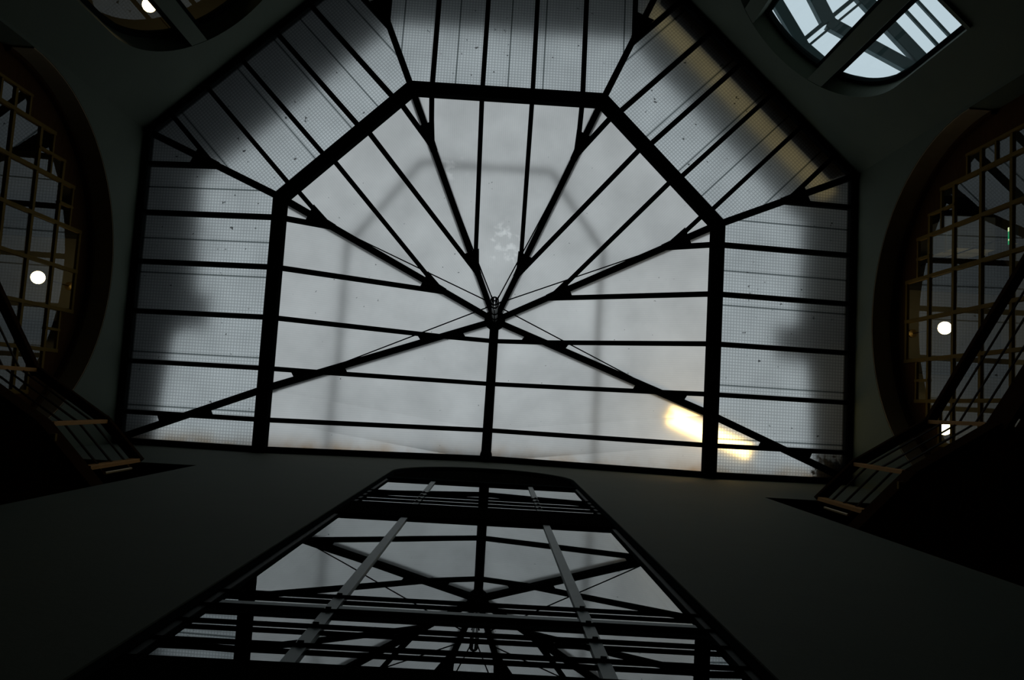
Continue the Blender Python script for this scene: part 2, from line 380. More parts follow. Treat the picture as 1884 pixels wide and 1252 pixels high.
wallbox('wall_gable_upstand', MB().plate([(-A - .3, YW + .05, ZO - .03), (A + .3, YW + .05, ZO - .03), (A + .3, YW + .05, 11.26), (-A - .3, YW + .05, 11.26)], (0, 1, 0), .25), RENDER)

o, e, n = diag_frame(1)                                          # unseen pale deck, added to bounce light up into the far right arch
MB_ = MB().plate([o + e * s_ + n * d_ + Vector((0, 0, 6.6)) for s_, d_ in ((-1.9, .33), (1.9, .33), (4.0, 9.0), (-4.0, 9.0))], (0, 0, 1), .2)
wallbox('bounce_deck', MB_, paint('pale_bounce_surface', (0.42, 0.42, 0.38), 0.9, 0.2, 8.0))

# ------------------------------------------------------------------ skylight
SK = empty('skylight', (0, 0, ZI), label='large octagonal glass roof on black steel rafters over the whole hall', cat='skylight')
def up_beam(name, p, q, w, d, m=STEEL, parent=SK): return MB().beam(p, q, w, d).build(name, m, parent)
def pane(pts, m, ux, uy, name, t=0.012):
    """one sheet of glass: a single surface, edges tucked over the rafters"""
    pts = [Vector(p) for p in pts]; mb = MB(); mb.hull(pts, [tuple(range(len(pts)))])
    return mb.build(name, m, SK, uv=(pts[0], ux, uy), towards=(0, 0, -1))
def clip(poly, o, e, lo, hi):
    """part of a polygon whose coordinate along e (from o) lies between lo and hi"""
    for s, lim in ((1, lo), (-1, hi)):
        res = []
        for i in range(len(poly)):
            u, v = poly[i], poly[(i + 1) % len(poly)]
            du, dv = s * ((u - o).dot(e) - lim), s * ((v - o).dot(e) - lim)
            if du >= 0: res.append(u)
            if (du > 0) != (dv > 0) and abs(du - dv) > 1e-9: res.append(u.lerp(v, du / (du - dv)))
        poly = res
        if len(poly) < 3: return []
    return poly
def flat(v): return Vector((v.x, v.y, 0))
LW = Vector((-A, YW, ZO)); RW = Vector((A, YW, ZO)); LIW = Vector((-a_, YW, ZI)); RIW = Vector((a_, YW, ZI))
def zface(o_in, e, n_out, zin, z_out, run):
    return None
seam_at = [0.72, 0.5, 0.86, 0.32, 0.2, 0.62, 0.45, 0.8]
def face(outer0, outer1, inner0, inner1, sp, nout, ninn, mid_o=None, apex=True, offs_in=None):
    """one slope of the roof: outer wired strip and, inside the gutter, the inner slope up to the apex"""
    e = flat(outer1 - outer0).normalized()
    om = (outer0 + outer1) / 2 if mid_o is None else mid_o
    nrm_in = flat(HUB) - flat(om); nrm_in = (nrm_in - e * nrm_in.dot(e)).normalized()
    up = (inner0 - outer0); up = up - e * up.dot(e); up.normalize()
    offs = [(i - (nout - 1) / 2) * sp for i in range(nout)]
    poly = [outer0, outer1, inner1, inner0]
    lim = [-9] + offs + [9]
    for i in range(len(lim) - 1):
        p = clip(poly, om, e, lim[i], lim[i + 1])
        if p:
            pane(p, OUTER, up, e, 'wired_pane')
            f = seam_at[(i * 3 + int(abs(om.x) * 7)) % 8]
            if 0 < i < len(lim) - 2:
                c = lim[i] + sp * f; q = clip(poly, om, e, c - .010, c + .010)
                if len(q) >= 4: MB().plate([v + Vector((0, 0, -.012)) for v in q], (0, 0, 1), .008).build('glazing_seam', SEAM, SK)
    for o_ in offs:                                                # outer rafters, from the eaves to gutter or hip
        q = clip(poly, om, e, o_ - 1e-4, o_ + 1e-4)
        if len(q) >= 3:
            d = [(v - om).dot(nrm_in) for v in q]; p0, p1 = q[d.index(min(d))], q[d.index(max(d))]
            up_beam('rafter', p0 + Vector((0, 0, -.01)), p1 + Vector((0, 0, -.01)), .063, .10)
    if apex:
        im = om + (inner0 - om).dot(nrm_in) * nrm_in; im.z = ZI
        poly = [inner0, inner1, HUB]; up2 = (HUB - im).normalized()
        offs = [(i - (ninn - 1) / 2) * sp for i in range(ninn)]
        if offs_in: offs = [q - flat(im).dot(e) for q in offs_in]      # set out from the apex
        lim = [-9] + offs + [9]
        for i in range(len(lim) - 1):
            p = clip(poly, im, e, lim[i], lim[i + 1])
            if p: pane(p, INNER, up2, e, 'diffusing_pane')
        for o_ in offs:
            q = clip(poly, im, e, o_ - 1e-4, o_ + 1e-4)
            if len(q) >= 3:
                d = [(v - im).dot(nrm_in) for v in q]; p0, p1 = q[d.index(min(d))], q[d.index(max(d))]
                up_beam('rafter', p0 + Vector((0, 0, -.01)), p1 + Vector((0, 0, -.01)), .063, .10)
face(OUT[0], OUT[1], INN[0], INN[1], SP3, 6, 4, offs_in=[-1.02, -.375, .245, .845])
face(OUT[1], OUT[2], INN[1], INN[2], SP2, 6, 4)
face(OUT[2], OUT[3], INN[2], INN[3], SP3, 6, 4, offs_in=[-.845, -.245, .375, 1.02])
HL, HR = Vector((-a_, c1, ZI)), Vector((a_, c1, ZI))
face(OUT[0], LW, INN[0], LIW, SP, 6, 4, mid_o=Vector((-A, 0, ZO)), apex=False)
face(OUT[3], RW, INN[3], RIW, SP, 6, 4, mid_o=Vector((A, 0, ZO)), apex=False)
zr = lambda y: ZH + (ZR - ZH) * y / YW
for sx in (-1, 1):                                                # side slopes inside the gutter, running on to the near wall
    I0, I1 = Vector((sx * a_, -c1, ZI)), Vector((sx * a_, c1, ZI)); im = Vector((sx * a_, 0, ZI)); e = Vector((0, 1, 0))
    up2 = (HUB - im).normalized()
    lim = [-9, -1.5 * SP, -.5 * SP, .5 * SP, 1.5 * SP, 9]
    for i in range(5):
        p = clip([I0, I1, HUB], im, e, lim[i], lim[i + 1])
        if p: pane(p, INNER, up2, e, 'diffusing_pane')
    hip = lambda y: Vector((sx * a_ * y / c1, y, ZH + (ZI - ZH) * y / c1)) if y < c1 else Vector((sx * a_, y, ZI))
    ys = [0, .5 * SP, 1.5 * SP, c1, 2.5 * SP, YW]
    groups = [[0, 1], [1, 2], [2, 3, 4], [4, 5]]
    for g in groups:
        mb = MB(); L = [hip(ys[i]) for i in g]; Rr = [Vector((0, ys[i], zr(ys[i]))) for i in g]
        pts = L + Rr; nL = len(L); fs = []
        for i in range(nL - 1):
            fs += [(i, i + 1, nL + i + 1), (i, nL + i + 1, nL + i)] if (L[i] - Rr[i]).length > 1e-6 else [(i, i + 1, nL + i + 1)]
        mb.hull(pts, fs); mb.build('diffusing_pane', INNER, SK, uv=(L[0], (1, 0, 0), (0, 1, 0)), towards=(0, 0, -1))
    for y in (-1.5 * SP, -.5 * SP):
        x = abs(y) / c1; p1 = Vector((sx * a_ * x, y, ZH + (ZI - ZH) * x))
        up_beam('rafter', Vector((sx * a_, y, ZI - .01)), p1 + Vector((0, 0, -.01)), .063, .10)
    for y in (.5 * SP, 1.5 * SP, 2.5 * SP):
        r = Vector((0, y, zr(y) - .01)); h = hip(y) + Vector((0, 0, -.01))
        if y < c1: up_beam('rafter', Vector((sx * a_, y, ZI - .01)), h, .063, .10)
        up_beam('rafter', h, r, .063, .10)
# hips, gutter ring, eaves, ridge
dn = Vector((0, 0, -.012))
for p in INN + [HL, HR]: up_beam('hip_rafter', p + dn, HUB + dn, .082, .14)
for p, q in zip(OUT, INN): up_beam('hip_rafter', p + dn, q + dn, .085, .12)
for sx, h in ((-1, HL), (1, HR)): up_beam('hip_rafter', Vector((sx * A, 2.10, ZO - .03)), h + dn, .085, .12)
ring = [LIW] + INN + [RIW]
ring = [LIW, INN[0], INN[1], INN[2], INN[3], RIW]
for p, q in zip(ring[:-1], ring[1:]):
    x = (q - p).normalized() * .06
    up_beam('gutter_beam', p - x + Vector((0, 0, .03)), q + x + Vector((0, 0, .03)), .175, .16)
eave = [LW, OUT[0], OUT[1], OUT[2], OUT[3], RW]
for p, q in zip(eave[:-1], eave[1:]):
    e = flat(q - p).normalized(); inn = Vector((-e.y, e.x, 0)); inn = inn if inn.dot(-flat(p)) > 0 else -inn
    up_beam('eaves_beam', p + inn * .02 - e * .02 + Vector((0, 0, .03)), q + inn * .02 + e * .02 + Vector((0, 0, .03)), .15, .14)
p, q = OUT[2], OUT[3]; e = flat(q - p).normalized(); inn = Vector((-e.y, e.x, 0)); inn = inn if inn.dot(-flat(p)) > 0 else -inn
MB().plate([p + e * .08 + Vector((0, 0, .05)), q - e * .08 + Vector((0, 0, .05)), q + inn * .27 - e * .2 + Vector((0, 0, .07)), p + inn * .27 + e * .2 + Vector((0, 0, .07))], (0, 0, 1), .03).build('eaves_flashing', FLASHING, SK)
up_beam('ridge_beam', HUB + dn, Vector((0, YW - .01, ZR - .012)), .14, .18)
prof = [Vector((-A, YW - .04, ZO)), Vector((-a_, YW - .04, ZI)), Vector((0, YW - .04, ZR)), Vector((a_, YW - .04, ZI)), Vector((A, YW - .04, ZO))]
for p, q in zip(prof[:-1], prof[1:]): up_beam('wall_bar', p, q, .08, .09)
MB().lathe([(0.0, -.10), (.05, -.10), (.085, -.03), (.085, .02), (0, .02)], (0, YW - .10, ZR - .16), 14).build('ridge_shoe', STEEL, SK)
# gusset plates at the forks and crossings
def fork(J, e, w0, w1, back, fwd):
    e = e.normalized(); t = e.cross(Vector((0, 0, 1))).normalized(); n = t.cross(e); J = J - n * 0.12 if n.z > 0 else J + n * .12
    MB().plate([J - e * back + t * w0, J + e * .10 + t * (w0 + .005), J + e * fwd + t * w1, J + e * fwd - t * w1, J + e * .10 - t * (w0 + .005), J - e * back - t * w0], (0, 0, 1), .014).build('gusset_plate', STEEL, SK)
def on_hip(c, f): return HUB.lerp(c, f)
for c in INN:
    e = c - HUB; side = abs(c.x) > abs(c.y)
    for f in ((.29, .803) if side else (.248, .781)):
        fork(on_hip(c, f), e, .05, .142, .04, .36)
for o_, i_ in zip(OUT, INN):
    e = i_ - o_; f = (2.5 * SP - c1) / (C1 - c1) if abs(o_.x) > abs(o_.y) else (2.5 * SP2 - c2) / (C2 - c2)
    fork(i_.lerp(o_, f), o_ - i_, .05, .138, .04, .34)
def cross_plate(J, e, g, a):
    e = e.normalized(); g = g.normalized(); J = J + Vector((0, 0, -.14))
    MB().plate([J + e * a + g * .03, J + g * a, J - e * a * .3 + g * .02, J - e * a - g * .03, J - g * a, J + e * a * .3 - g * .02], (0, 0, 1), .014).build('gusset_plate', STEEL, SK)
for sx, c in ((-1, HL), (1, HR)):
    for y in (.5 * SP, 1.5 * SP):
        J = on_hip(c, y / c1); cross_plate(J, Vector((sx, 0, -.35)), c - HUB, .36)
    f = (2.5 * SP - c1) / (2.10 - c1); J = c.lerp(Vector((sx * A, 2.10, ZO)), f); cross_plate(J, Vector((sx, 0, .1)), Vector((sx * A, 2.1, ZO)) - c, .36)
# hub, king post and tie rods
MB().lathe([(0, -.26), (.12, -.26), (.165, -.20), (.165, .0), (.06, .05), (0, .05)], (0, 0, ZH), 16).build('hub', STEEL, SK)
for s in (-1, 1):
    mb = MB(); prof_ = [(s * .008, -.045)] + [(s * (.007 + .034 * math.sin(math.pi * i / 6)), -.045 + .09 * i / 6) for i in range(1, 6)] + [(s * .008, .045)]
    n_ = len(prof_); mb.hull([(x, y, z) for z in (9.92, ZH - .15) for x, y in prof_], [tuple(range(n_)), tuple(range(n_, 2 * n_))] + [(i, (i + 1) % n_, n_ + (i + 1) % n_, n_ + i) for i in range(n_)])
    mb.build('king_post', POSTSTEEL, SK)
for z in (11.75, 11.1, 10.35, 10.0):
    cl = MB().lathe([(.045, -.03), (.058, -.03), (.058, .03), (.045, .03), (.045, -.03)], (0, 0, z), 14).build('collar', STEEL, SK)
    if z > 10:
        mb = MB()
        for q in range(6):
            an = math.radians((23.5, 66, 114, 156.5, 203.5, 336.5)[q]); d = Vector((math.cos(an), -math.sin(an), 0))
            mb.beam(Vector((0, 0, z + .012)) + d * .06, Vector((0, 0, z + .012)) + d * .13, .02, .024)
        mb.build('lug', STEEL, cl)
for c in INN + [HL, HR]:
    side = abs(c.x) > abs(c.y); f = 1.5 * SP / c1 if side else 1.5 * SP2 / c2
    q = on_hip(c, f) + Vector((0, 0, -.16)); d = flat(c).normalized()
    MB().tube([d * .10 + Vector((0, 0, 10.37)), q], .0085, 6).build('tie_rod', STEEL, SK)
# caps over the hips and a rail that stands on the roof outside
for c in INN + [HL, HR]:
    up_beam('hip_cap', HUB.lerp(c, .04) + Vector((0, 0, .17)), c + Vector((0, 0, .15)), .13, .04, FLASHING)
up_beam('hip_cap', HUB.lerp(Vector((0, YW, ZR)), .05) + Vector((0, 0, .2)), Vector((0, YW, ZR + .2)), .13, .05, FLASHING)
rr = [(-2.556, 2.34), (-2.556, -1.106), (-1.416, -2.612), (.78, -2.612), (1.752, -1.315), (1.752, 2.34)]
for p, q in zip(rr[:-1], rr[1:]):
    MB().beam((*p, 12.6), (*q, 12.6), .10, .05).build('roof_rail', POSTSTEEL, SK)

# lamp tube that hangs over the glass outside
LT = empty('tube_lamp', (3.28, 1.59, 11.6), label='warm glowing tube lamp outside above the lower right corner panes', cat='lamp')
p, q = Vector((2.72, 1.37, 11.62)), Vector((3.84, 1.81, 11.62))
MB().tube([p, q], .105, 10).build('lamp_tube', TUBE, LT)
MB().beam(p + Vector((0, 0, .22)), q + Vector((0, 0, .22)), .2, .08).build('lamp_housing', POSTSTEEL, LT)
for u in (p, q): MB().tube([u + Vector((0, 0, -.1)), u + Vector((0, 0, .16))], .03, 8).build('end_cap', POSTSTEEL, LT)
# chimney stubs on both parapets and leaf litter in a roof corner
ch = empty('chimney', (-5.25, .0, 12.9), label='dark blurred chimney stub beyond the left row of wired panes', cat='chimney')
MB().box((-5.5, -.22, 11.0), (-5.0, .3, 14.0)).build('stack', SLATE, ch); MB().box((-5.55, -.27, 14.0), (-4.95, .35, 14.1)).build('cap', FLASHING, ch)
ch = empty('chimney', (5.25, .0, 12.5), label='dark blurred chimney stub beyond the right row of wired panes', cat='chimney')
MB().box((5.0, -.3, 11.0), (5.5, .2, 14.2)).build('stack', SLATE, ch); MB().box((4.95, -.35, 14.2), (5.55, .25, 14.3)).build('cap', FLASHING, ch)
mb = MB()
for i in range(420):
    x, y = min(4.93, 4.78 + random.gauss(0, .10)), min(2.12, 2.0 + random.gauss(0, .08)); z = ZO + .03 + random.random() * .1; an = random.random() * 6.3
    d = Vector((math.cos(an), math.sin(an), random.uniform(-.3, .3))) * .035; t = Vector((-math.sin(an), math.cos(an), random.uniform(-.3, .3))) * .018
    c = Vector((x, y, z)); mb.hull([c - d, c + t, c + d, c - t], [(0, 1, 2, 3)])
tag(mb.build('leaf_litter', LEAF), 'dark clump of dead leaves in the lower right corner of the glass roof', 'leaves', kind='stuff')

# ------------------------------------------------------------------ window_1: tall mirror-like window in the near wall
def window(n, loc): return empty('window_%d' % n, loc, kind='structure')
w1 = window(1, (0, YW, 0)); YG = 2.1766
def wbox(name, lo, hi, m, parent=w1): return MB().box(lo, hi).build(name, m, parent)
for sx in (-1, 1):
    x0, x1 = sorted((sx * 1.042, sx * 1.0)); wbox('jamb', (x0, YW + .008, FLOORZ + .01), (x1, YW + .2, WZ), FRAME)
    x0, x1 = sorted((sx * 1.0, sx * .972)); wbox('frame_stile', (x0, YW + .018, FLOORZ + .01), (x1, YW + .1, 8.3), SHEENFRAME)
    x0, x1 = sorted((sx * .972, sx * .952)); wbox('glazing_bead', (x0, YW + .024, FLOORZ + .01), (x1, YW + .06, 8.3), FRAME)
    wbox('mullion', (sx * .505 - .024, YW + .018, 2.45), (sx * .505 + .024, YG + .02, 5.62), ALU)
    wbox('mullion', (sx * .505 - .024, YW + .018, 6.28), (sx * .505 + .024, YG + .02, 8.3), ALU)
wbox('spandrel', (-1.0, YW + .008, 5.62), (1.0, YW + .3, 6.28), SLAB)
wbox('spandrel', (-1.0, YW + .008, 1.7), (1.0, YW + .3, 2.475), SLAB)
wbox('transom', (-.98, YG - .004, 3.03), (.98, YG + .03, 3.17), FRAME)
wbox('transom_lit_fillet', (-.98, YG - .003, 3.17), (.98, YG + .02, 3.215), ALU)  # front fillet of the transom, its lit tone painted by a lighter material
for z0, z1 in ((2.475, 3.03), (3.215, 5.62), (6.28, 8.25)):
    for x0, x1 in ((-.955, -.53), (-.481, .481), (.53, .955)):
        mb = MB(); mb.hull([(x0 - .01, YG, z0), (x1 + .01, YG, z0), (x1 + .01, YG, z1), (x0 - .01, YG, z1)], [(0, 1, 2, 3)]); mb.build('pane', MIRROR, w1, towards=(0, -1, 0))
# arched head panel
hp = [(-1.0, 8.25), (1.0, 8.25), (1.0, WZ)] + [(1.0 * math.cos(math.pi * i / 24), WZ + 1.0 * math.sin(math.pi * i / 24)) for i in range(1, 24)] + [(-1.0, WZ)]
MB().plate([(x, YW + .05, z) for x, z in hp], (0, 1, 0), .1).build('head_panel', SLAB, w1)
n_ = 32; mb = MB(); pts = []
for i in range(n_ + 1):
    an = math.pi * i / n_
    for r, y in ((1.04, YW + .006), (.99, YW + .006), (.99, YW + .1), (1.04, YW + .1)): pts.append((r * math.cos(an), y, WZ + r * math.sin(an)))
mb.hull(pts, [(4 * i + j, 4 * i + (j + 1) % 4, 4 * i + 4 + (j + 1) % 4, 4 * i + 4 + j) for i in range(n_) for j in range(4)]); mb.build('arch_frame', FRAME, w1)
wbox('head_rail', (-.99, YW + .004, 8.2), (.99, YW + .09, 8.32), FRAME)
# guard railings across the window
def guard(z, label):
    g = empty('guard_railing', (0, YW, z[0]), label=label, cat='railing', group='guard railings across the tall window')
    for q in z: MB().tube([(-1.036, YW + .0175, q), (1.036, YW + .0175, q)], .0095, 8).build('rail', STEEL, g)
    for x in (-.505, .505):
        for q in z: MB().box((x - .01, YW + .002, q - .006), (x + .01, YW + .018, q + .006)).build('clip', STEEL, g)
guard((6.47, 6.69, 6.91, 7.13), 'black thin-bar guard railing across the upper storey of the tall window, near its arched top')
guard((2.67, 2.89, 3.10, 3.32), 'black thin-bar guard railing across the lower storey of the tall window, at the bottom edge')

# ------------------------------------------------------------------ window_2, window_3: timber grid windows in the side arches
def side_window(num, sx):
    w = window(num, (sx * (A + .2), 0, 8.05)); XF = A + .30; m = .51; y0, ztop = -.03, 9.33
    RG = 1.90; bar = .022
    def inside(ya, yb, za, zb): return all(math.hypot(y - WC[0], max(0, z - WC[1])) <= RG for y in (ya, yb) for z in (za, zb)) and min(abs(ya - WC[0]), abs(yb - WC[0])) < RG
    cells = []; h = m / 2
    for iy in range(-4, 4):
        for iz in range(-4, 2):
            ya, za = y0 + iy * m, ztop + iz * m
            if za < 7.2: continue
            if inside(ya, ya + m, za, za + m): cells.append((ya, ya + m, za, za + m, 1))
            else:
                for j in (0, 1):
                    for k_ in (0, 1):
                        c = (ya + j * h, ya + j * h + h, za + k_ * h, za + k_ * h + h)
                        if inside(*c): cells.append((*c, 0))
    holes = []
    def bx(name, ya, yb, za, zb, d0, d1, mt):
        x0, x1 = sorted((sx * (XF + d0), sx * (XF + d1))); MB().box((x0, ya, za), (x1, yb, zb)).build(name, mt, w)
    allc = set()
    for ya, yb, za, zb, full in cells:
        mb = MB(); mb.hull([(sx * (XF + .015), ya + .01, za + .01), (sx * (XF + .015), yb - .01, za + .01), (sx * (XF + .015), yb - .01, zb - .01), (sx * (XF + .015), ya + .01, zb - .01)], [(0, 1, 2, 3)])
        mb.build('pane', CLEAR, w, towards=(-sx, 0, 0))
        for seg in (('h', za, ya, yb), ('h', zb, ya, yb), ('v', ya, za, zb), ('v', yb, za, zb)):
            allc.add(tuple(round(q, 4) if not isinstance(q, str) else q for q in seg))
    # merge bar segments that continue one another
    for typ in 'hv':
        lines = {}
        for t, c, a0, a1 in allc:
            if t == typ: lines.setdefault(c, []).append((a0, a1))
        for c, segs in sorted(lines.items()):
            segs.sort(); cur = list(segs[0]); outs = []
            for a0, a1 in segs[1:]:
                if a0 <= cur[1] + 1e-3: cur[1] = max(cur[1], a1)
                else: outs.append(tuple(cur)); cur = [a0, a1]
            outs.append(tuple(cur))
            for a0, a1 in outs:
                wd = bar if abs(((c - (ztop if typ == 'h' else y0)) / m) - round((c - (ztop if typ == 'h' else y0)) / m)) < .02 else bar * .7
                if typ == 'h': bx('glazing_bar', a0 - .02, a1 + .02, c - wd, c + wd, -.005, .028, TIMBER)
                else: bx('glazing_bar', c - wd, c + wd, a0 - .02, a1 + .02, -.012, .028, TIMBER)
    # timber infill between the stepped panes and the arch
    steps = []
    def top_at(y):
        zs = [zb for ya, yb, za, zb, f in cells if ya - 1e-3 <= y <= yb + 1e-3]
        return max(zs) if zs else None
    n = 64; half = h
    ys = [y0 + i * half for i in range(-9, 9)]
    for ya in ys:
        yb = ya + half; t = top_at((ya + yb) / 2); t = 7.2 if t is None else t
        rw = WR + .02
        lo_, hi_ = max(ya, WC[0] - rw), min(yb, WC[0] + rw)
        if hi_ - lo_ < .01: continue
        tops = [(y, WC[1] + math.sqrt(max(0, rw * rw - (y - WC[0]) ** 2))) for y in [lo_ + (hi_ - lo_) * i / 6 for i in range(7)]]
        poly = [(lo_, t + .015), (hi_, t + .015)] + [(y, z) for y, z in reversed(tops) if z > t + .02]
        if len(poly) < 4: continue
        MB().plate([(sx * (XF + .005), y, z) for y, z in poly], (sx, 0, 0), .04).build('infill_panel', PANELWOOD, w)
    # arch bead at the back of the plaster reveal
    n_ = 48; mb = MB(); pts = []
    for i in range(n_ + 1):
        an = math.pi * i / n_
        for r, x in ((2.10, XF - .06), (2.045, XF - .06), (2.045, XF + .02), (2.10, XF + .02)): pts.append((sx * x, WC[0] - r * math.cos(an), WC[1] + r * math.sin(an)))
    mb.hull(pts, [(4 * i + j, 4 * i + (j + 1) % 4, 4 * i + 4 + (j + 1) % 4, 4 * i + 4 + j) for i in range(n_) for j in range(4)]); mb.build('arch_bead', PANELWOOD, w)
    # brown lining of the reveal
    mb = MB(); pts = []
    for i in range(n_ + 1):
        an = math.pi * i / n_
        for r, x in ((2.098, A + .004), (2.085, A + .004), (2.085, XF - .06), (2.098, XF - .06)): pts.append((sx * x, WC[0] - r * math.cos(an), WC[1] + r * math.sin(an)))
    mb.hull(pts, [(4 * i + j, 4 * i + (j + 1) % 4, 4 * i + 4 + (j + 1) % 4, 4 * i + 4 + j) for i in range(n_) for j in range(4)]); mb.build('reveal_lining', REVEAL, w)
    # lower part, below the picture: plain boarded panel closes the opening
    bx('lower_panel', WC[0] - 2.1, WC[0] + 2.1, 6.0, 7.22, .0, .05, PANELWOOD)
side_window(2, -1); side_window(3, 1)

# ------------------------------------------------------------------ window_4, window_5: thermal windows in the diagonal walls
def thermal(num, sx, glassmat):
    o, e, n = diag_frame(sx); w = window(num, (o.x + n.x * .25, o.y + n.y * .25, DSILL)); D = .25
    P = lambda s, z, d: o + e * s + n * d + Vector((0, 0, z))
    for lo, hi in ((-DR, -.72), (-.52, .52), (.72, DR)):
        nn = 16; arcp = []
        for i in range(nn + 1):
            s = lo + (hi - lo) * i / nn; arcp.append((s, DZ + math.sqrt(max(0, DR * DR - s * s))))
        outline = [(lo, DSILL + .03), (hi, DSILL + .03)] + list(reversed(arcp))
        # drop doubled points at the springing
        ol = [outline[0]]
        for q in outline[1:]:
            if math.hypot(q[0] - ol[-1][0], q[1] - ol[-1][1]) > .01: ol.append(q)
        if math.hypot(ol[0][0] - ol[-1][0], ol[0][1] - ol[-1][1]) < .01: ol.pop()
        cx = (lo + hi) / 2; cz = 8.6; t = .055
        # inward offset of the outline for the frame
        inn = []
        m_ = len(ol)
        for i in range(m_):
            a, b, c = Vector(ol[i - 1]), Vector(ol[i]), Vector(ol[(i + 1) % m_])
            n1 = Vector((-(b - a).y, (b - a).x)).normalized(); n2 = Vector((-(c - b).y, (c - b).x)).normalized()
            bis = (n1 + n2); l = max(.25, 1 + n1.dot(n2)); inn.append(tuple(b + bis * (t / l)))
        pts = [P(*q, D - .02) for q in ol] + [P(*q, D - .02) for q in inn] + [P(*q, D + .05) for q in ol] + [P(*q, D + .05) for q in inn]
        fs = []
        for i in range(m_):
            j = (i + 1) % m_
            fs += [(i, j, m_ + j, m_ + i), (2 * m_ + i, 3 * m_ + i, 3 * m_ + j, 2 * m_ + j), (m_ + i, m_ + j, 3 * m_ + j, 3 * m_ + i), (i, 2 * m_ + i, 2 * m_ + j, j)]
        mb = MB(); mb.hull(pts, fs); mb.build('window_frame', FRAME, w)
        mb = MB(); mb.hull([P(*q, D + .02) for q in inn], [tuple(range(m_))]); mb.build('pane', glassmat, w, towards=-n)
thermal(4, -1, CLEAR); thermal(5, 1, SKYGLASS)

# steel canopy outside the far right window
CN = empty('steel_canopy', (10.5, -3.3, -1.95), label='teal grey steel canopy frame against the sky outside the upper right window', cat='canopy')
cbn = [0]
def cb(x0, y0, x1, y1, w, d, z=13.0):
    cbn[0] += 1; z = z + .004 * cbn[0]
    MB().beam((x0, y0, z + d), (x1, y1, z + d), w, d).build('canopy_beam' if w > .12 else 'glazing_bar', TEAL, CN)
cb(4.3, -6.5, 5.09, -5.25, .20, .1); cb(4.95, -5.35, 6.2, -4.35, .2, .1); cb(5.0, -6.7, 5.54, -5.70, .26, .12)
cb(5.54, -5.70, 10.5, -3.29, .22, .12); cb(6.0, -6.35, 7.25, -5.1, .24, .12); cb(7.2, -5.0, 10.5, -3.9, .1, .1)
cb(5.00, -5.25, 6.6, -6.75, .07, .05); cb(5.10, -5.16, 6.7, -6.66, .04, .05)
cb(6.6, -6.33, 7.6, -5.3, .05, .05); cb(6.8, -6.53, 7.9, -5.4, .05, .05)
MB().box((10.35, -3.45, -1.95), (10.65, -3.15, 13.02)).build('column', TEAL, CN)
MB().box((10.35, -4.05, -1.95), (10.65, -3.75, 13.03)).build('column', TEAL, CN)

